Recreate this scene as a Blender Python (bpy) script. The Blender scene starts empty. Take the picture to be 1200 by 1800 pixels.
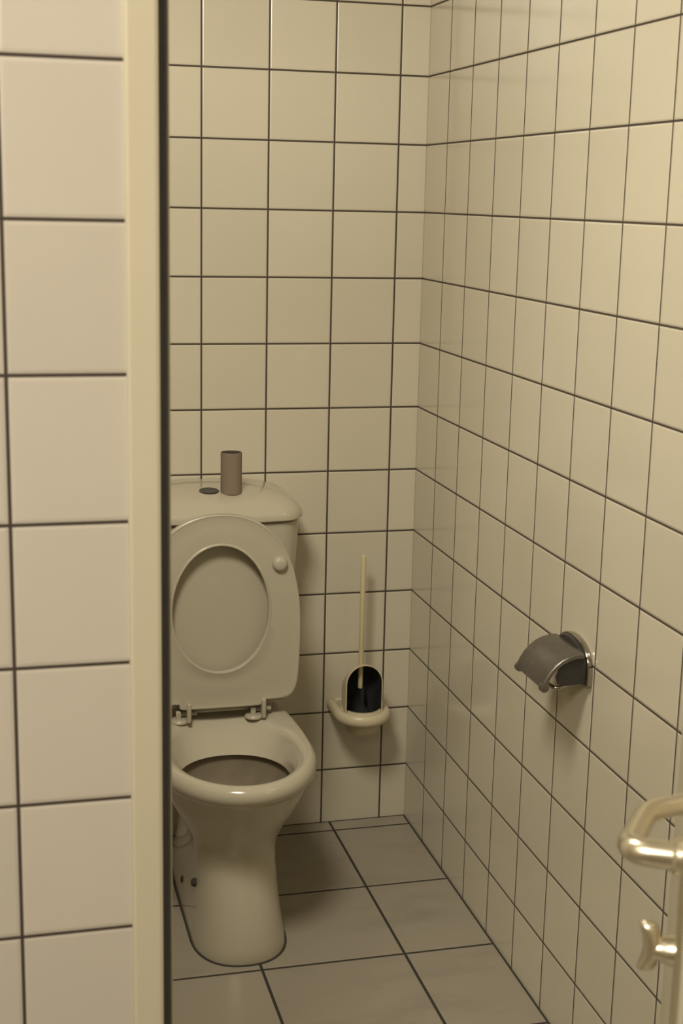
import bpy, bmesh, math
from mathutils import Vector, Matrix
PI = math.pi
S = bpy.context.scene
COL = S.collection

# ---------------------------------------------------------------- camera, world, lights, exposure
cam_d = bpy.data.cameras.new('camera')
cam = bpy.data.objects.new('camera', cam_d); COL.objects.link(cam)
cam.location = (-1.01546, -3.1903, 1.51525)
cam.rotation_euler = (1.35379, -0.02179, -0.25113)
cam_d.sensor_fit = 'VERTICAL'; cam_d.sensor_height = 36.0; cam_d.sensor_width = 24.0
cam_d.lens = 2499.88 / 1800 * 36
cam_d.clip_start = 0.02
cam_d.dof.use_dof = True; cam_d.dof.focus_distance = 2.95; cam_d.dof.aperture_fstop = 9.0
S.camera = cam

W = bpy.data.worlds.new('world'); S.world = W; W.use_nodes = True
W.node_tree.nodes['Background'].inputs[0].default_value = (0.9, 0.8, 0.65, 1)
W.node_tree.nodes['Background'].inputs[1].default_value = 0.05

def area(name, loc, size, power, color, target=None, size_y=None, spread=None):
    l = bpy.data.lights.new(name, 'AREA'); l.energy = power; l.color = color
    l.shape = 'RECTANGLE' if size_y else 'DISK'; l.size = size
    if size_y: l.size_y = size_y
    o = bpy.data.objects.new(name, l); COL.objects.link(o); o.location = loc
    if spread: l.spread = math.radians(spread)
    if target:
        o.rotation_euler = (Vector(target) - Vector(loc)).to_track_quat('-Z', 'Y').to_euler()
    return o
WARM = (1.0, 0.92, 0.75)
area('stall_lamp', (-0.99, -1.63, 2.28), 0.46, 18.5, WARM, (-0.90, -1.02, 1.30), spread=142)
area('hall_lamp', (-1.70, -3.45, 2.35), 0.55, 30, WARM, (-0.9, -1.7, 0.8))
S.view_settings.view_transform = 'Standard'; S.view_settings.look = 'None'
S.view_settings.gamma = 1.0; S.view_settings.use_curve_mapping = False
S.view_settings.exposure = 0.07

# ---------------------------------------------------------------- helpers
def obj(name, bm, mat, parent=None, smooth=True, bevel=None, subsurf=0):
    bmesh.ops.recalc_face_normals(bm, faces=bm.faces)
    me = bpy.data.meshes.new(name); bm.to_mesh(me); bm.free()
    if smooth:
        for p in me.polygons: p.use_smooth = True
        me.set_sharp_from_angle(angle=math.radians(38))
    me.materials.append(mat)
    o = bpy.data.objects.new(name, me); COL.objects.link(o)
    if parent is not None:
        o.parent = parent
        o.matrix_parent_inverse = Matrix.Translation(-parent.location) if parent.type == 'EMPTY' else Matrix.Identity(4)
        if parent.type == 'EMPTY':
            # vertices are in world space: move them to the thing's own frame
            o.matrix_parent_inverse = Matrix.Identity(4)
            inv = (Matrix.Translation(parent.location) @ parent.rotation_euler.to_matrix().to_4x4()).inverted()
            me.transform(inv)
        else:
            top = parent.parent
            if top is not None and top.type == 'EMPTY':
                inv = (Matrix.Translation(top.location) @ top.rotation_euler.to_matrix().to_4x4()).inverted()
                me.transform(inv)
    if bevel:
        b = o.modifiers.new('bevel', 'BEVEL'); b.width = bevel; b.segments = 3; b.limit_method = 'ANGLE'
        b.angle_limit = math.radians(35)
    if subsurf:
        s = o.modifiers.new('subsurf', 'SUBSURF'); s.levels = subsurf; s.render_levels = subsurf
    return o

def thing(name, label, cat, loc):
    o = bpy.data.objects.new(name, None); COL.objects.link(o); o.location = loc
    o.empty_display_size = 0.1
    o['label'] = label; o['category'] = cat
    return o

def struct(o, label=None):
    o['kind'] = 'structure'
    if label: o['label'] = label
    return o

def box(bm, a, b, M=None):
    x0, y0, z0 = a; x1, y1, z1 = b
    vs = [Vector(c) for c in ((x0,y0,z0),(x1,y0,z0),(x1,y1,z0),(x0,y1,z0),(x0,y0,z1),(x1,y0,z1),(x1,y1,z1),(x0,y1,z1))]
    if M is not None: vs = [M @ v for v in vs]
    v = [bm.verts.new(c) for c in vs]
    for f in ((0,3,2,1),(4,5,6,7),(0,1,5,4),(1,2,6,5),(2,3,7,6),(3,0,4,7)):
        bm.faces.new([v[i] for i in f])
    return bm

def loft(bm, rings, closed=True, cap0=True, cap1=True, wrap=False):
    R = [[bm.verts.new(p) for p in r] for r in rings]
    n = len(R[0])
    m = len(R)
    for j in range(m if wrap else m - 1):
        a, b = R[j], R[(j + 1) % m]
        for i in range(n if closed else n - 1):
            bm.faces.new((a[i], a[(i+1) % n], b[(i+1) % n], b[i]))
    if not wrap:
        if cap0: bm.faces.new(list(reversed(R[0])))
        if cap1: bm.faces.new(R[-1])
    return bm

def tube(bm, pts, rads, n=20, caps=True):
    pts = [Vector(p) for p in pts]
    if not hasattr(rads, '__len__'): rads = [rads] * len(pts)
    rings = []; up = None
    for i, p in enumerate(pts):
        t = (pts[min(i+1, len(pts)-1)] - pts[max(i-1, 0)]).normalized()
        if up is None:
            up = Vector((0,0,1)) if abs(t.z) < 0.9 else Vector((1,0,0))
        x = (up - t * up.dot(t)).normalized(); y = t.cross(x); up = x
        rings.append([p + (x * math.cos(2*PI*k/n) + y * math.sin(2*PI*k/n)) * rads[i] for k in range(n)])
    return loft(bm, rings, cap0=caps, cap1=caps)

def lathe(bm, prof, centre, axis=(0,0,1), n=48, closed=False):
    c = Vector(centre); a = Vector(axis).normalized()
    x = (Vector((1,0,0)) if abs(a.x) < 0.9 else Vector((0,1,0))); x = (x - a * x.dot(a)).normalized(); y = a.cross(x)
    rings = [[c + a * h + (x * math.cos(2*PI*k/n) + y * math.sin(2*PI*k/n)) * max(r, 1e-5) for k in range(n)] for r, h in prof]
    return loft(bm, rings, wrap=closed)

def arc_pts(P, r, seg=6):
    """round the corners of a polyline"""
    P = [Vector(p) for p in P]; out = [P[0]]
    for i in range(1, len(P)-1):
        a = (P[i-1]-P[i]); b = (P[i+1]-P[i]); rr = min(r, a.length*.49, b.length*.49)
        s = P[i] + a.normalized()*rr; e = P[i] + b.normalized()*rr
        for k in range(seg+1):
            t = k/seg; out.append(s*(1-t)**2 + P[i]*2*t*(1-t) + e*t*t)
    out.append(P[-1]); return out

# ---------------------------------------------------------------- materials
def mat(name, col, rough=0.5, metal=0.0, spec=0.5, noise=0.0, nscale=30, bump=0.0, bscale=200, coat=0.0):
    m = bpy.data.materials.new(name); m.use_nodes = True; nt = m.node_tree; N = nt.nodes; L = nt.links
    b = N['Principled BSDF']
    b.inputs['Roughness'].default_value = rough; b.inputs['Metallic'].default_value = metal
    b.inputs['Specular IOR Level'].default_value = spec; b.inputs['Coat Weight'].default_value = coat
    tc = N.new('ShaderNodeTexCoord')
    nz = N.new('ShaderNodeTexNoise'); nz.inputs['Scale'].default_value = nscale; nz.inputs['Detail'].default_value = 4
    L.new(tc.outputs['Object'], nz.inputs['Vector'])
    mx = N.new('ShaderNodeMix'); mx.data_type = 'RGBA'
    mx.inputs[6].default_value = (*[c * (1 - noise) for c in col], 1)
    mx.inputs[7].default_value = (*[min(1, c * (1 + noise)) for c in col], 1)
    L.new(nz.outputs['Fac'], mx.inputs[0]); L.new(mx.outputs[2], b.inputs['Base Color'])
    if bump:
        n2 = N.new('ShaderNodeTexNoise'); n2.inputs['Scale'].default_value = bscale
        L.new(tc.outputs['Object'], n2.inputs['Vector'])
        bp = N.new('ShaderNodeBump'); bp.inputs['Strength'].default_value = bump; bp.inputs['Distance'].default_value = 0.001
        L.new(n2.outputs['Fac'], bp.inputs['Height']); L.new(bp.outputs['Normal'], b.inputs['Normal'])
    return m

def tile_mat(name, ax, ay, ox, oy, T, gw, tile, grout, rough, edge=None, edge_w=0.003, pillow=0.0030, var=0.03, spec=0.5, dirt=0.0):
    """square tiles with recessed joints; ax/ay are the world axes of the wall"""
    m = bpy.data.materials.new(name); m.use_nodes = True; nt = m.node_tree; N = nt.nodes; L = nt.links
    b = N['Principled BSDF']; b.inputs['Specular IOR Level'].default_value = spec
    def M(op, a, c=None, d=None):
        n = N.new('ShaderNodeMath'); n.operation = op
        for i, v in enumerate((a, c, d)):
            if v is None: continue
            if isinstance(v, (int, float)): n.inputs[i].default_value = v
            else: L.new(v, n.inputs[i])
        return n.outputs[0]
    g = N.new('ShaderNodeNewGeometry'); sp = N.new('ShaderNodeSeparateXYZ'); L.new(g.outputs['Position'], sp.inputs[0])
    A = sp.outputs[ax]; B = sp.outputs[ay]
    u = M('DIVIDE', M('SUBTRACT', A, ox), T); v = M('DIVIDE', M('SUBTRACT', B, oy), T)
    fu = M('FRACT', u); fv = M('FRACT', v)
    du = M('MULTIPLY', M('MINIMUM', fu, M('SUBTRACT', 1.0, fu)), T)
    dv = M('MULTIPLY', M('MINIMUM', fv, M('SUBTRACT', 1.0, fv)), T)
    d = M('MINIMUM', du, dv)
    if edge:
        for k, e in edge:
            dd = M('SUBTRACT', M('ABSOLUTE', M('SUBTRACT', sp.outputs[k], e)), edge_w - gw/2)
            d = M('MINIMUM', d, dd)
    def ramp(lo, hi, smooth=True):
        r = N.new('ShaderNodeMapRange'); r.interpolation_type = 'SMOOTHSTEP' if smooth else 'LINEAR'
        r.inputs['From Min'].default_value = lo; r.inputs['From Max'].default_value = hi
        L.new(d, r.inputs['Value']); return r.outputs['Result']
    face = ramp(gw/2 - 0.0004, gw/2 + 0.0004)
    hgt = ramp(gw/2 - 0.0008, gw/2 + pillow)
    cell = N.new('ShaderNodeCombineXYZ'); L.new(M('FLOOR', u), cell.inputs[0]); L.new(M('FLOOR', v), cell.inputs[1])
    wn = N.new('ShaderNodeTexWhiteNoise'); wn.noise_dimensions = '3D'; L.new(cell.outputs[0], wn.inputs['Vector'])
    nz = N.new('ShaderNodeTexNoise'); nz.inputs['Scale'].default_value = 9; nz.inputs['Detail'].default_value = 5
    L.new(g.outputs['Position'], nz.inputs['Vector'])
    k = M('ADD', M('MULTIPLY', M('SUBTRACT', wn.outputs['Value'], .5), var * 2), M('MULTIPLY', M('SUBTRACT', nz.outputs['Fac'], .5), var * 2))
    if dirt:
        n3 = N.new('ShaderNodeTexNoise'); n3.inputs['Scale'].default_value = 3.2; n3.inputs['Detail'].default_value = 7; n3.inputs['Roughness'].default_value = .65
        mp = N.new('ShaderNodeMapping'); mp.inputs['Rotation'].default_value = (0, 0, 0.9); mp.inputs['Scale'].default_value = (1, 3.2, 1)
        L.new(g.outputs['Position'], mp.inputs[0]); L.new(mp.outputs[0], n3.inputs['Vector'])
        r3 = N.new('ShaderNodeMapRange'); r3.inputs['From Min'].default_value = .52; r3.inputs['From Max'].default_value = .72
        L.new(n3.outputs['Fac'], r3.inputs['Value'])
        k = M('SUBTRACT', k, M('MULTIPLY', r3.outputs['Result'], dirt))
    k = M('ADD', k, 1.0)
    tc = N.new('ShaderNodeVectorMath'); tc.operation = 'SCALE'; tc.inputs[0].default_value = tile; L.new(k, tc.inputs['Scale'])
    mx = N.new('ShaderNodeMix'); mx.data_type = 'RGBA'; mx.inputs[6].default_value = (*grout, 1)
    L.new(face, mx.inputs[0]); L.new(tc.outputs[0], mx.inputs[7]); L.new(mx.outputs[2], b.inputs['Base Color'])
    rr = N.new('ShaderNodeMapRange'); rr.inputs['To Min'].default_value = 0.85; rr.inputs['To Max'].default_value = rough
    L.new(face, rr.inputs['Value']); L.new(rr.outputs['Result'], b.inputs['Roughness'])
    n4 = N.new('ShaderNodeTexNoise'); n4.inputs['Scale'].default_value = 14; L.new(g.outputs['Position'], n4.inputs['Vector'])
    hh = M('ADD', hgt, M('MULTIPLY', n4.outputs['Fac'], 0.12))
    bp = N.new('ShaderNodeBump'); bp.inputs['Strength'].default_value = 0.8; bp.inputs['Distance'].default_value = 0.0010
    L.new(hh, bp.inputs['Height']); L.new(bp.outputs['Normal'], b.inputs['Normal'])
    return m

TILE = (0.575, 0.53, 0.425); GROUT = (0.060, 0.045, 0.035)
T = 0.15
m_back = tile_mat('tile_back', 0, 2, -0.06596, 0.13777, T, 0.0042, TILE, GROUT, 0.22)
m_right = tile_mat('tile_right', 1, 2, 0.0012, 0.13777, T, 0.0038, TILE, GROUT, 0.15)
m_left = tile_mat('tile_left', 1, 2, 0.0012, 0.13777, T, 0.0038, TILE, GROUT, 0.2)
m_front = tile_mat('tile_front', 0, 2, -0.98498, 0.1395, T, 0.0038, (0.645, 0.60, 0.54), GROUT, 0.25, pillow=0.004)
m_floor = tile_mat('tile_floor', 0, 1, -0.19532, -0.05323, 0.29875, 0.0060, (0.31, 0.275, 0.22), (0.030, 0.026, 0.022), 0.3,
                   edge=((0, 0.0), (1, 0.0)), edge_w=0.0045, pillow=0.002, dirt=0.18)
m_plaster = mat('plaster', (0.66, 0.59, 0.48), 0.8, noise=0.03, nscale=6, bump=0.3)
m_ceiling = mat('ceiling_paint', (0.70, 0.64, 0.54), 0.9, noise=0.02)
m_frame = mat('frame_paint', (0.66, 0.61, 0.48), 0.42, noise=0.02, nscale=12)
m_door = mat('door_paint', (0.60, 0.55, 0.43), 0.4, noise=0.02, nscale=12)
m_rubber = mat('black_rubber', (0.095, 0.100, 0.118), 0.6, noise=0.1)
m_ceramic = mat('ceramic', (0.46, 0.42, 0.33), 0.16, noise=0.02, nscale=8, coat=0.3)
m_stain_shade = mat('stained_shaded_ceramic', (0.20, 0.165, 0.115), 0.25, noise=0.25, nscale=14)  # scale and the shade below the rim ledge, both put into the colour
m_seat = mat('seat_plastic', (0.42, 0.385, 0.30), 0.34, noise=0.015, nscale=8)
m_water = mat('water_stain', (0.16, 0.13, 0.09), 0.05, noise=0.2)
m_chrome = mat('chrome', (0.42, 0.39, 0.35), 0.14, metal=1.0, noise=0.03)
m_steel = mat('worn_steel', (0.20, 0.185, 0.165), 0.38, metal=0.85, noise=0.25, nscale=70, bump=0.25, bscale=500)
m_dark_steel = mat('dark_steel', (0.045, 0.042, 0.04), 0.35, metal=0.4, noise=0.1)
m_alu = mat('satin_aluminium', (0.78, 0.73, 0.60), 0.28, metal=1.0, noise=0.02)
m_plastic = mat('cream_plastic', (0.58, 0.51, 0.36), 0.35, noise=0.02)
m_handle = mat('yellowed_plastic', (0.62, 0.55, 0.34), 0.35, noise=0.03)
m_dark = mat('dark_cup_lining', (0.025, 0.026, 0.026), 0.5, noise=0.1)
m_bristle = mat('bristles', (0.012, 0.012, 0.012), 0.9, noise=0.4, nscale=300)
m_card = mat('cardboard', (0.215, 0.165, 0.125), 0.85, noise=0.08, nscale=60, bump=0.3, bscale=400)
m_card_in = mat('cardboard_inside', (0.055, 0.045, 0.036), 0.9, noise=0.08)
m_seal = mat('dirty_sealant', (0.035, 0.03, 0.025), 0.8, noise=0.2)

# ---------------------------------------------------------------- setting
ZC = 2.62; YF = -1.7715; YI = -1.672; XL = -1.04
def slab(name, a, b, m): return struct(obj(name, box(bmesh.new(), a, b), m, smooth=False))
slab('floor', (-2.0, -4.4, -0.05), (1.0, 0.12, 0.0), m_floor)
slab('ceiling', (-2.0, -4.4, ZC), (1.0, 0.12, ZC+0.05), m_ceiling)
slab('wall_back', (-2.0, 0.0, 0.0), (0.12, 0.12, ZC), m_back)
slab('wall_right', (0.0, YI, 0.0), (0.12, 0.0, ZC), m_right)
slab('wall_left', (XL-0.10, YI, 0.0), (XL, 0.0, 1.94), m_left)
# partition with the door opening, lower than the ceiling
HP = 1.94; DX0 = -0.862; DX1 = -0.118; DH = 1.94
bm = bmesh.new()
box(bm, (-2.0, YF, 0), (DX0, YI, HP)); box(bm, (DX1, YF, 0), (1.0, YI, HP))
struct(obj('wall_front', bm, m_front, smooth=False))
slab('wall_hall_left', (-2.1, -4.4, 0), (-2.0, 0.12, ZC), m_plaster)
slab('wall_hall_right', (1.0, -4.4, 0), (1.1, YF, ZC), m_plaster)
slab('wall_hall_rear', (-2.0, -4.5, 0), (1.0, -4.4, ZC), m_plaster)

# steel door frame: rounded face, side return, rebate with black gasket, inner stop lip
def frame_profile(side):
    x0 = -0.8685; 
    P = [(x0, YF+0.002), (x0+0.0006, YF-0.006), (x0+0.0040, YF-0.0085), (-0.8395, YF-0.0085), (-0.8362, YF-0.0070), (-0.8352, YF-0.0035),
         (-0.8352, YF+0.040), (-0.8205, YF+0.040), (-0.8190, YF+0.0415), (-0.8190, YI-0.004), (-0.8205, YI+0.006), (x0+0.004, YI+0.006),
         (x0, YI+0.004), (x0, YI-0.001), (-0.8600, YI-0.001), (-0.8600, YF+0.002)]
    if side < 0: P = [(-0.980 - x, y) for x, y in P]
    return P
for side in (1, -1):
    bm = bmesh.new(); pr = frame_profile(side)
    loft(bm, [[(x, y, z) for x, y in pr] for z in (0.0, DH - 0.002)])
    fr = obj('trim_1' if side > 0 else 'trim_2', bm, m_frame, smooth=False)
    struct(fr)
    bm = bmesh.new()
    q = [(-0.8350, YF+0.0395), (-0.8350, YF+0.031), (-0.8325, YF+0.028), (-0.8240, YF+0.029), (-0.8215, YF+0.033), (-0.8215, YF+0.0395)]
    if side < 0: q = [(-0.980 - x, y) for x, y in q]
    loft(bm, [[(x, y, z) for x, y in q] for z in (0.002, DH - 0.004)])
    g = obj('rubber_gasket', bm, m_rubber, fr); g['label'] = 'black rubber gasket'

# ---------------------------------------------------------------- open door leaf at the right, seen almost edge-on
U = Vector((-0.4675, -0.8840, 0)); NN = Vector((-0.8840, 0.4675, 0)); F0 = Vector((-0.2325, -1.7835, 0))
def DP(s, o, z): return F0 + U * s + NN * o + Vector((0, 0, z))
DM = Matrix(((U.x, NN.x, 0, F0.x), (U.y, NN.y, 0, F0.y), (0, 0, 1, 0), (0, 0, 0, 1)))
door = obj('door_1', box(bmesh.new(), (-0.03, -0.040, 0.010), (0.622, 0, 1.93), DM), m_door, smooth=True, bevel=0.0015)
struct(door, 'cream painted door standing open at the right edge, lever handle on it')
bm = box(bmesh.new(), (0.6215, -0.034, 0.012), (0.6235, -0.004, 1.925), DM)
o = obj('edge_strip', bm, m_dark_steel, door, smooth=False); o['label'] = 'dark strip along the edge of the door'
SN = 0.545; ZN = 1.018; ZT = 0.937
# back plate (rounded ends)
bm = bmesh.new(); ring = []
for k in range(13): a = PI*k/12; ring.append((SN + 0.017*math.cos(a), ZN + 0.045 + 0.017*math.sin(a)))
for k in range(13): a = PI + PI*k/12; ring.append((SN + 0.017*math.cos(a), ZN - 0.140 + 0.017*math.sin(a)))
loft(bm, [[DP(s, o_, z) for s, z in ring] for o_ in (0.0002, 0.0045)])
plate = obj('back_plate', bm, m_alu, door, bevel=0.001)
# lever
bm = bmesh.new()
P = [DP(SN, 0.004, ZN), DP(SN, 0.048, ZN), DP(SN-0.082, 0.033, ZN), DP(SN-0.104, 0.004, ZN)]
pts = arc_pts(P, 0.020, 8); n = len(pts)
tube(bm, pts, [0.0112 - 0.0024*(i/(n-1)) for i in range(n)], 28)
lv = obj('lever_handle', bm, m_alu, door); lv['label'] = 'satin aluminium lever handle bent back towards the door'
bm = bmesh.new(); lathe(bm, [(0.0155, 0.004), (0.0155, 0.009), (0.0125, 0.012)], DP(SN, 0, ZN), NN, 28)
obj('lever_collar', bm, m_alu, door)
bm = bmesh.new(); lathe(bm, [(0.0028, 0.0), (0.0028, 0.0015)], DP(SN, 0.0125, ZN) + (Vector((0,0,-0.9)) + U*0.44).normalized()*0.0102, (Vector((0,0,-0.9)) + U*0.44), 16)
obj('set_screw', bm, m_rubber, door)
# thumb turn
bm = bmesh.new()
lathe(bm, [(0.0120, 0.004), (0.0118, 0.008), (0.0105, 0.013), (0.0095, 0.016), (0.0090, 0.021)], DP(SN, 0, ZT), NN, 28)
obj('thumb_turn_stem', bm, m_alu, door)
bm = bmesh.new(); rings = []
for k in range(17):
    t = k/16; zz = ZT + 0.024 - 0.044*t
    w = 0.0085 * (math.sin(PI*min(1, max(0.0, t*0.9+0.06)))**0.5) + 0.001
    if k in (0, 16): w *= 0.55
    th = 0.0075 if k not in (0, 16) else 0.0025
    off = 0.022 + 0.006*(abs(t-0.5)*2)**2
    rings.append([DP(SN + w*math.cos(2*PI*j/16), off + th*math.sin(2*PI*j/16), zz) for j in range(16)])
loft(bm, rings)
obj('thumb_turn', bm, m_alu, door, subsurf=1)

# ---------------------------------------------------------------- toilet
TX = -0.518
toilet = thing('toilet', 'cream ceramic close-coupled toilet with its seat and lid raised', 'toilet', (TX, -0.35, 0))
NR = 72
def egg(z, w, yf, yb, yc, eb=2.6, ef=2.0, cx=TX):
    out = []
    for k in range(NR):
        a = 2*PI*k/NR; c = math.cos(a); s = math.sin(a)
        if s <= 0:
            e = ef; ly = yc - yf
        else:
            e = eb; ly = yb - yc
        x = w * math.copysign(abs(c)**(2/e), c); y = ly * math.copysign(abs(s)**(2/e), s)
        out.append((cx + x, yc + y, z))
    return out
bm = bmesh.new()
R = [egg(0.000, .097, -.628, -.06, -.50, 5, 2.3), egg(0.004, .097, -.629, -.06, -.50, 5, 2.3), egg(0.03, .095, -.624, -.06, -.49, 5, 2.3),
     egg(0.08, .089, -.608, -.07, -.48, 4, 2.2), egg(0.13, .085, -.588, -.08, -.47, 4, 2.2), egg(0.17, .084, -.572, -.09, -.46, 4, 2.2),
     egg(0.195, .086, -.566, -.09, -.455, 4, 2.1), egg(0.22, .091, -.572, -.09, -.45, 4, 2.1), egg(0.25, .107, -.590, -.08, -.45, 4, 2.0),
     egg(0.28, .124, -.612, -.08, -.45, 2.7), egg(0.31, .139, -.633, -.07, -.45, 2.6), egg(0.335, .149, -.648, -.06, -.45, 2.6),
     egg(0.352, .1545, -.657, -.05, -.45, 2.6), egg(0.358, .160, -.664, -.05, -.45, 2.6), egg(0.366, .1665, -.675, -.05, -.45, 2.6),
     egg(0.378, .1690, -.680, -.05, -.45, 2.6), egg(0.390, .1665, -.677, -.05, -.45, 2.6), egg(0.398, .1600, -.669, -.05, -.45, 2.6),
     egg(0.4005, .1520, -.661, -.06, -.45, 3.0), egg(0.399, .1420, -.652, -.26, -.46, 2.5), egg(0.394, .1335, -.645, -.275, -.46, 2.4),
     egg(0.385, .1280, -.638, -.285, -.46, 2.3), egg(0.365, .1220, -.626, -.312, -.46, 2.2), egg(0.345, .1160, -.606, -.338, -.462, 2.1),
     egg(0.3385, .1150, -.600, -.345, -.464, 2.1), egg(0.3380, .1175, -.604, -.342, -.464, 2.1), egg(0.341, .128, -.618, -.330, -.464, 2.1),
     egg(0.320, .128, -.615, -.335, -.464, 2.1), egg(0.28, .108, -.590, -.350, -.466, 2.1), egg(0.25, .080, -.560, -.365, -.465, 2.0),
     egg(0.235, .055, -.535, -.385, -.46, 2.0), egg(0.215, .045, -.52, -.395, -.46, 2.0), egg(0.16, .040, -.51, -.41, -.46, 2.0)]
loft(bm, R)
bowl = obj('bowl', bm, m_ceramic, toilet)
bowl.data.materials.append(m_stain_shade)
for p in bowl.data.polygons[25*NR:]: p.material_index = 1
bm = bmesh.new(); loft(bm, [egg(0.247, .0785, -.558, -.366, -.465, 2.0), egg(0.2475, .0783, -.558, -.366, -.465, 2.0)])
o = obj('bowl_water', bm, m_water, toilet); o['label'] = 'dark standing water in the bowl'
# dark sealant joint round the foot
bm = bmesh.new()
loft(bm, [egg(0.0002, .1010, -.6325, -.055, -.50, 5, 2.3), egg(0.0016, .1000, -.6315, -.056, -.50, 5, 2.3), egg(0.0022, .096, -.627, -.060, -.50, 5, 2.3), egg(0.0002, .094, -.625, -.062, -.50, 5, 2.3)], wrap=True)
o = obj('foot_sealant', bm, m_seal, toilet); o['label'] = 'dark dirty joint around the foot'
# fixing bolts at the left side of the pedestal foot
for yy, zz in ((-.485, .120), (-.335, .052)):
    bm = bmesh.new()
    lathe(bm, [(0.009, 0.0), (0.009, 0.006), (0.006, 0.010), (0.001, 0.011)], (TX-0.0845, yy, zz), (-1, 0, 0.10), 20)
    o = obj('fixing_bolt', bm, m_seal, toilet); o['label'] = 'dark fixing bolt on the side of the pedestal'

# cistern
def sq(z, w, yf, yb=-0.002, r=0.055, bow=0.0, cx=TX):
    """flat back against the wall, rounded front corners, slightly bowed front"""
    out = []
    pts = []
    n = 9
    pts += [(-w, yb + 0 * i) for i in (0,)]
    for k in range(n): a = PI + (PI/2)*k/(n-1); pts.append((-w + r + r*math.cos(a), yf + r + r*math.sin(a)))
    m = 14
    for k in range(1, m): t = k/m; pts.append((-w + r + (2*w-2*r)*t, yf))
    for k in range(n): a = 1.5*PI + (PI/2)*k/(n-1); pts.append((w - r + r*math.cos(a), yf + r + r*math.sin(a)))
    pts.append((w, yb))
    for k in range(1, m): t = k/m; pts.append((w - 2*w*t, yb))
    for x, y in pts:
        f = max(0, (yb - y)/(yb - yf))
        out.append((cx + x, y - bow*f*(1 - (x/w)**2), z))
    return out
bm = bmesh.new()
loft(bm, [sq(.405, .158, -.150, r=.05), sq(.42, .166, -.160, r=.05, bow=.004), sq(.50, .179, -.168, r=.05, bow=.008), sq(.62, .191, -.176, r=.05, bow=.01),
          sq(.74, .198, -.181, r=.05, bow=.012), sq(.812, .201, -.184, r=.05, bow=.012)])
obj('cistern', bm, m_ceramic, toilet, bevel=0.004)
bm = bmesh.new()
def lid_r(z, k, kb=None, r=.055, bow=.016): return sq(z, .2090*k, -.190*k - 0.002, r=r*k, bow=bow*k)
loft(bm, [lid_r(.8155, .965), lid_r(.8155, .985), lid_r(.8185, 1.0), lid_r(.826, 1.0), lid_r(.833, .990), lid_r(.841, .965), lid_r(.849, .925),
          lid_r(.857, .865), lid_r(.864, .79), lid_r(.870, .68), lid_r(.874, .55), lid_r(.8765, .40), lid_r(.878, .22), lid_r(.8785, .05)])
lid = obj('cistern_lid', bm, m_ceramic, toilet)
bm = bmesh.new()
lathe(bm, [(0.0225, -0.008), (0.0225, 0.0022), (0.0210, 0.0032), (0.0180, 0.0030), (0.0176, 0.0026), (0.001, 0.0022)], (-0.517, -0.118, 0.8722), (0, -0.10, 1), 40)
b = obj('flush_button', bm, m_dark_steel, toilet); b['label'] = 'dark chrome flush button'

# seat and cover, standing up against the cistern: local plane (x, s) with lean
ZB = 0.424
def SP(x, s, d):        # s metres up from the hinge line, d metres towards the front of the lean plane
    lean = 0.055
    y = -0.262 + s*math.sin(lean); z = ZB + s*math.cos(lean)
    return Vector((TX + x, y - d*math.cos(lean), z + d*math.sin(lean)*0))
outer_half = [(0.0, .431), (.030, .4295), (.060, .4225), (.090, .409), (.118, .388), (.142, .358), (.158, .322), (.169, .282), (.1760, .240), (.1780, .198), (.1775, .155), (.176, .110),
              (.1735, .070), (.169, .045), (.160, .027), (.146, .0190), (.130, .0175), (.105, .0175), (.0935, .0175), (.0930, .0165), (.0925, 0.007), (.0920, .0055), (.086, .005), (.040, .0045), (0.0, .0045)]
hc = 0.2245
def resample(P, n):
    L = [0]
    for a, b in zip(P, P[1:]): L.append(L[-1] + math.dist(a, b))
    out = []; j = 0
    for k in range(n):
        t = L[-1]*k/n
        while L[j+1] < t: j += 1
        f = (t - L[j])/(L[j+1]-L[j]); out.append(((P[j][0]*(1-f)+P[j+1][0]*f)*.985, P[j][1]*(1-f)+P[j+1][1]*f))
    return out
def smooth_half(P, it=2):
    for _ in range(it):
        Q = [P[0]]
        for a, b in zip(P, P[1:]):
            Q.append((a[0]*.75+b[0]*.25, a[1]*.75+b[1]*.25)); Q.append((a[0]*.25+b[0]*.75, a[1]*.25+b[1]*.75))
        Q.append(P[-1]); P = Q
    return P
oh = smooth_half(outer_half)
NS = 144
full = resample(oh + [(-x, s) for x, s in reversed(oh[:-1])], NS)
inner = []
for x, s in full:
    a = math.atan2(s - hc, x)
    ca, sa = math.cos(a), math.sin(a)
    # egg shaped hole, a little narrower at the hinge end
    rx = 0.1045 * (1.0 - 0.02*sa); rz = 0.1385
    tt = math.atan2(sa/rz, ca/rx)
    inner.append((rx*math.cos(tt), hc + rz*math.sin(tt)))
def blend(b, d):
    return [SP(i[0]*(1-b)+o_[0]*b, i[1]*(1-b)+o_[1]*b, d) for i, o_ in zip(inner, full)]
bm = bmesh.new()
B = 0.022
prof = [(0.0, 0.006+B), (0.0, 0.0165+B), (0.02, 0.0185+B), (0.05, 0.0185+B), (0.085, 0.0165+B), (0.3, 0.0170+B), (0.6, 0.0165+B), (0.88, 0.0150+B), (0.935, 0.0160+B), (0.965, 0.0166+B), (0.99, 0.0155+B), (1.0, 0.011+B), (1.0, 0.003+B), (0.97, 0.0+B), (0.5, -0.003+B), (0.06, 0.0+B)]
loft(bm, [blend(b_, d_) for b_, d_ in prof], wrap=True)
seat = obj('seat', bm, m_seat, toilet)
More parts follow.
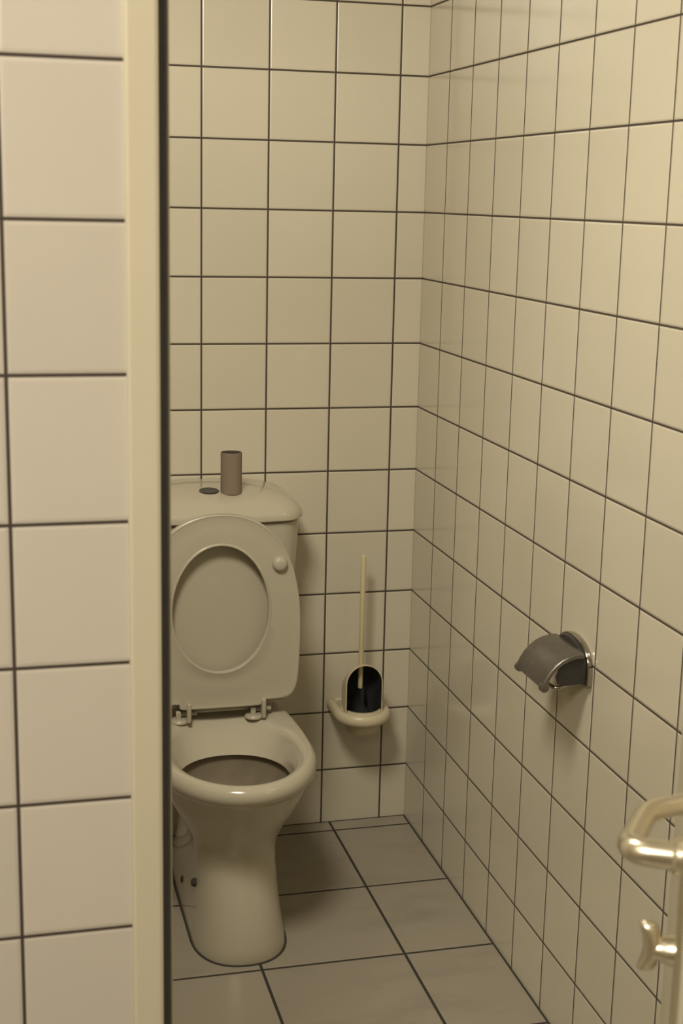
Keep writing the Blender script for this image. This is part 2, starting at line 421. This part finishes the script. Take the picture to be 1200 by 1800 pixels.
# cover behind the seat
bm = bmesh.new()
def disk(k, d, ds=0.0):
    return [SP(x*k, hc + (s - hc)*k + ds, d) for x, s in full]
CS = -0.016
loft(bm, [disk(0.02, 0.004, CS), disk(0.5, 0.005, CS), disk(0.8, 0.006, CS), disk(0.93, 0.006, CS), disk(0.955, 0.011, CS), disk(0.985, 0.0125, CS), disk(1.002, 0.010, CS), disk(1.005, 0.0, CS),
          disk(0.98, -0.010, CS), disk(0.9, -0.015, CS), disk(0.6, -0.019, CS), disk(0.02, -0.020, CS)])
obj('seat_lid', bm, m_seat, toilet)
for sx in (1, -1):
    bm = bmesh.new()
    c = SP(0.128*sx, 0.320, 0.017+B)
    lathe(bm, [(0.0165, -0.002), (0.0165, 0.003), (0.0150, 0.009), (0.0115, 0.0125), (0.005, 0.0135), (0.0005, 0.0136)], c, (0, -1, 0.05), 32)
    obj('buffer', bm, m_seat, seat)
# hinges
for hx in (0.082, -0.082):
    sg = 1 if hx > 0 else -1
    bm = bmesh.new()
    lathe(bm, [(0.0205, 0.0), (0.0205, 0.004), (0.0175, 0.0075), (0.012, 0.0085), (0.0005, 0.0086)], (TX+hx-0.008, -0.286, 0.3985), (0, 0, 1), 32)
    h = obj('hinge', bm, m_seat, toilet, bevel=0.001)
    bm = bmesh.new(); box(bm, (TX+hx+0.006, -0.3095, 0.402), (TX+hx+0.015, -0.286, 0.446))
    box(bm, (TX+hx-0.016, -0.292, 0.404), (TX+hx-0.004, -0.270, 0.424))
    obj('hinge_bracket', bm, m_seat, h, bevel=0.003)
    bm = bmesh.new(); lathe(bm, [(0.005, -0.016), (0.006, -0.015), (0.006, 0.030), (0.005, 0.031)], (TX+hx, -0.278, 0.415), (1, 0, 0), 20)
    obj('hinge_pin', bm, m_seat, h)

# ---------------------------------------------------------------- cardboard tube on the cistern
t = obj('cardboard_tube', lathe(bmesh.new(), [(0.0228, 0.0), (0.0236, 0.001), (0.0236, 0.092), (0.0228, 0.0930), (0.0222, 0.092), (0.0222, 0.001)], (0, 0, 0), (0, 0, 1), 48, closed=True), m_card)
t.data.materials.append(m_card_in)
for p in t.data.polygons[4*48:5*48]: p.material_index = 1
t.location = (-0.4690, -0.128, 0.8690)
t['label'] = 'empty brown cardboard toilet roll tube standing on the cistern lid'; t['category'] = 'cardboard tube'

# ---------------------------------------------------------------- toilet brush and its wall holder
BX, BY = -0.139, -0.076
holder = thing('toilet_brush_holder', 'cream wall-mounted toilet brush holder with a dark arched opening', 'brush holder', (BX, -0.0, 0.30))
bm = bmesh.new()
pts = [(BX-0.062, -0.001, 0.330)]
pts = []
for k in range(41):
    a = PI*1.0*k/40 
    pts.append((BX - 0.0575*math.cos(a), BY - 0.0 - 0.0575*math.sin(a), 0.3085))
pts = [(BX-0.0575, -0.002, 0.3085), (BX-0.0575, -0.04, 0.3085)] + pts + [(BX+0.0575, -0.04, 0.3085), (BX+0.0575, -0.002, 0.3085)]
rings = []
for i, p in enumerate(pts):
    p = Vector(p); q = Vector(pts[min(i+1, len(pts)-1)]) - Vector(pts[max(i-1, 0)]); q.normalize(); side = Vector((q.y, -q.x, 0))
    rings.append([p + side*0.0115*math.cos(2*PI*j/20) + Vector((0, 0, 0.0145*math.sin(2*PI*j/20))) for j in range(20)])
loft(bm, rings)
obj('ring_bracket', bm, m_plastic, holder)
bm = box(bmesh.new(), (BX-0.050, -0.012, 0.290), (BX+0.050, -0.001, 0.325))
obj('wall_plate', bm, m_plastic, holder, bevel=0.004)
# cup below the ring
CX = BX - 0.004
bm = bmesh.new()
lathe(bm, [(0.0005, 0.262), (0.026, 0.2625), (0.036, 0.266), (0.0405, 0.274), (0.0430, 0.290), (0.0460, 0.3075), (0.0435, 0.3075), (0.040, 0.290), (0.037, 0.276), (0.0005, 0.270)], (BX, BY, 0), (0, 0, 1), 64)
cup = obj('cup', bm, m_plastic, holder)
# hood: an arched tunnel, open at the front, closed and rounded at the back, hole for the handle
def arch(w, zt, y, rb=1.0, zb=0.3085, n=28):
    out = [(CX - w, y, zb), (CX - w, y, (zb + zt)/2)]
    for k in range(n + 1):
        a = PI - PI*k/n; out.append((CX + w*math.cos(a), y, zt + w*1.06*math.sin(a)))
    out += [(CX + w, y, (zb + zt)/2), (CX + w, y, zb)]
    return out
ZA = 0.3925; YH = -0.108
bm = bmesh.new()
outs = [arch(.0452, ZA, YH), arch(.0456, ZA, YH + .0015), arch(.0457, ZA - .003, YH + .012), arch(.0455, ZA - .011, YH + .030), arch(.0435, ZA - .020, YH + .046), arch(.0395, ZA - .026, YH + .058), arch(.0325, ZA - .032, YH + .068), arch(.020, ZA - .038, YH + .076), arch(.004, ZA - .042, YH + .079)]
loft(bm, outs, closed=False, cap0=False, cap1=True)
hood = obj('hood', bm, m_plastic, holder)
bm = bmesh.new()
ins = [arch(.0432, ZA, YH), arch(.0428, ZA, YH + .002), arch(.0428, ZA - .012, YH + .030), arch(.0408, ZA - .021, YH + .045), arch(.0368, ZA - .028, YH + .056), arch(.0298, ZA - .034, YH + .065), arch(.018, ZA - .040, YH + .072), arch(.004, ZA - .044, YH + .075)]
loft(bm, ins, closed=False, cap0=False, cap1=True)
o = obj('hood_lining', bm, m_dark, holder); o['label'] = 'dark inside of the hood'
bm = bmesh.new()
A = arch(.0453, ZA, YH - .0003); B_ = arch(.0429, ZA, YH - .0003); C_ = arch(.0429, ZA, YH + .003); D_ = arch(.0453, ZA, YH + .003)
loft(bm, [A, B_, C_, D_], closed=False, cap0=False, cap1=False, wrap=True)
obj('hood_rim', bm, m_plastic, holder)
# collar round the cup that sits in the ring
bm = bmesh.new(); lathe(bm, [(0.0425, 0.3065), (0.0510, 0.3065), (0.0530, 0.3110), (0.0530, 0.3215), (0.0515, 0.3245), (0.0425, 0.3245)], (BX, BY, 0), (0, 0, 1), 64, closed=True)
obj('collar', bm, m_plastic, holder)
bm = bmesh.new(); lathe(bm, [(0.0527, 0.3190), (0.0536, 0.3190), (0.0536, 0.3205), (0.0527, 0.3205)], (BX, BY, 0), (0, 0, 1), 64, closed=True)
o = obj('collar_joint', bm, m_seal, holder)

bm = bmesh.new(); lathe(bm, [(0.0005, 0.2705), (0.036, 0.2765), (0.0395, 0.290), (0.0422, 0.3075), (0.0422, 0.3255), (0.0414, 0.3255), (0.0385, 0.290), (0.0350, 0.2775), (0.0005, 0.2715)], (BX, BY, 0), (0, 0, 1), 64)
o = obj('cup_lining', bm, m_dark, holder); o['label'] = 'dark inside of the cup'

brush = thing('toilet_brush', 'toilet brush with a thin cream handle standing in the wall holder', 'toilet brush', (BX-0.010, BY+0.004, 0.26))
bm = bmesh.new()
lathe(bm, [(0.0005, 0.372), (0.0045, 0.3725), (0.0060, 0.375), (0.0060, 0.697), (0.0056, 0.6995), (0.0050, 0.7005), (0.0005, 0.7006)], (BX-0.0055, BY+0.000, 0), (0, 0, 1), 28)
obj('handle', bm, m_handle, brush)
bm = bmesh.new()
lathe(bm, [(0.001, 0.271), (0.022, 0.272), (0.033, 0.277), (0.036, 0.287), (0.036, 0.298), (0.022, 0.312), (0.008, 0.325), (0.0055, 0.335), (0.0055, 0.374), (0.0005, 0.3742)], (BX, BY, 0), (0, 0, 1), 40)
o = obj('brush_head', bm, m_bristle, brush); o['label'] = 'dark brush head inside the cup'

# ---------------------------------------------------------------- toilet paper holder on the right wall
ph = thing('toilet_paper_holder', 'empty worn steel toilet paper holder with a curved cover on the right wall', 'paper holder', (0, -0.98, 0.735))
yc = -0.975; hw = 0.0700
ring = [(yc - hw, 0.701), (yc - hw, 0.720)]
for k in range(1, 24):
    a = PI - PI*k/24; ring.append((yc + hw*math.cos(a), 0.722 + 0.055*math.sin(a)**0.75))
ring += [(yc + hw, 0.720), (yc + hw, 0.701)]
bm = bmesh.new()
loft(bm, [[(x, y, z) for y, z in ring] for x in (-0.0005, -0.011)])
bp_ = obj('back_plate', bm, m_chrome, ph, bevel=0.0025)
def shrink(k): return [(yc + (y-yc)*k, 0.735 + (z-0.735)*k) for y, z in ring]
bm = bmesh.new()
loft(bm, [[(-0.0105, y, z) for y, z in shrink(0.93)], [(-0.0185, y, z) for y, z in shrink(0.90)]])
o = obj('inner_plate', bm, m_dark_steel, ph, bevel=0.002); o['label'] = 'dark inner face of the wall plate'
hp = [(-0.0185, 0.7605), (-0.030, 0.7612), (-0.046, 0.7570), (-0.058, 0.7515), (-0.069, 0.7430), (-0.078, 0.7330), (-0.085, 0.7220), (-0.091, 0.7100), (-0.0935, 0.7050)]
y0, y1 = -1.043, -0.919
bm = bmesh.new(); rows_o = []; rows_i = []
def nrm(i):
    a = hp[max(i-1, 0)]; b = hp[min(i+1, len(hp)-1)]; tx, tz = b[0]-a[0], b[1]-a[1]; l = math.hypot(tx, tz); return (tz/l, -tx/l)
# cross-section rings along the arc: outer face with turned-down lips on both sides
rings = []
for i, (x, z) in enumerate(hp):
    nx, nz = nrm(i)
    if nz < 0: nx, nz = -nx, -nz
    lip = 0.007 + (0.004 if i > len(hp)-3 else 0)
    def q(y, d): return (x + nx*d, y, z + nz*d)
    rings.append([q(y0, -lip), q(y0, -0.0010), q(y0+0.0012, 0.0), q(y0+0.004, 0.0012), q((y0+y1)/2, 0.0022), q(y1-0.004, 0.0012), q(y1-0.0012, 0.0), q(y1, -0.0010), q(y1, -lip),
                  q(y1-0.0014, -lip), q(y1-0.0020, -0.0018), q(y0+0.0020, -0.0018), q(y0+0.0014, -lip)])
loft(bm, rings)
cov = obj('cover', bm, m_steel, ph); cov['label'] = 'curved worn metal cover flap'
# rolled front lugs
for y in (y0+0.005, y1-0.005):
    bm = bmesh.new(); lathe(bm, [(0.0035, -0.0035), (0.0085, -0.0035), (0.0085, 0.0035), (0.0035, 0.0035)], (-0.087, y, 0.7045), (0, 1, 0), 24, closed=True)
    obj('lug', bm, m_steel, cov)
# wire roll arm under the cover
bm = bmesh.new()
pts = arc_pts([(-0.014, y0+0.010, 0.712), (-0.058, y0+0.010, 0.700), (-0.066, y0+0.014, 0.700), (-0.066, y1-0.012, 0.700)], 0.010, 5)
tube(bm, pts, 0.0036, 14)
obj('roll_arm', bm, m_chrome, ph)
bm = bmesh.new()
q = [(-0.016, 0.756), (-0.040, 0.750), (-0.058, 0.738), (-0.066, 0.722), (-0.062, 0.708), (-0.045, 0.704), (-0.016, 0.706)]
loft(bm, [[(x, y0+0.0060, z) for x, z in q], [(x, y0+0.0075, z) for x, z in q]])
o = obj('side_cheek', bm, m_dark_steel, ph)
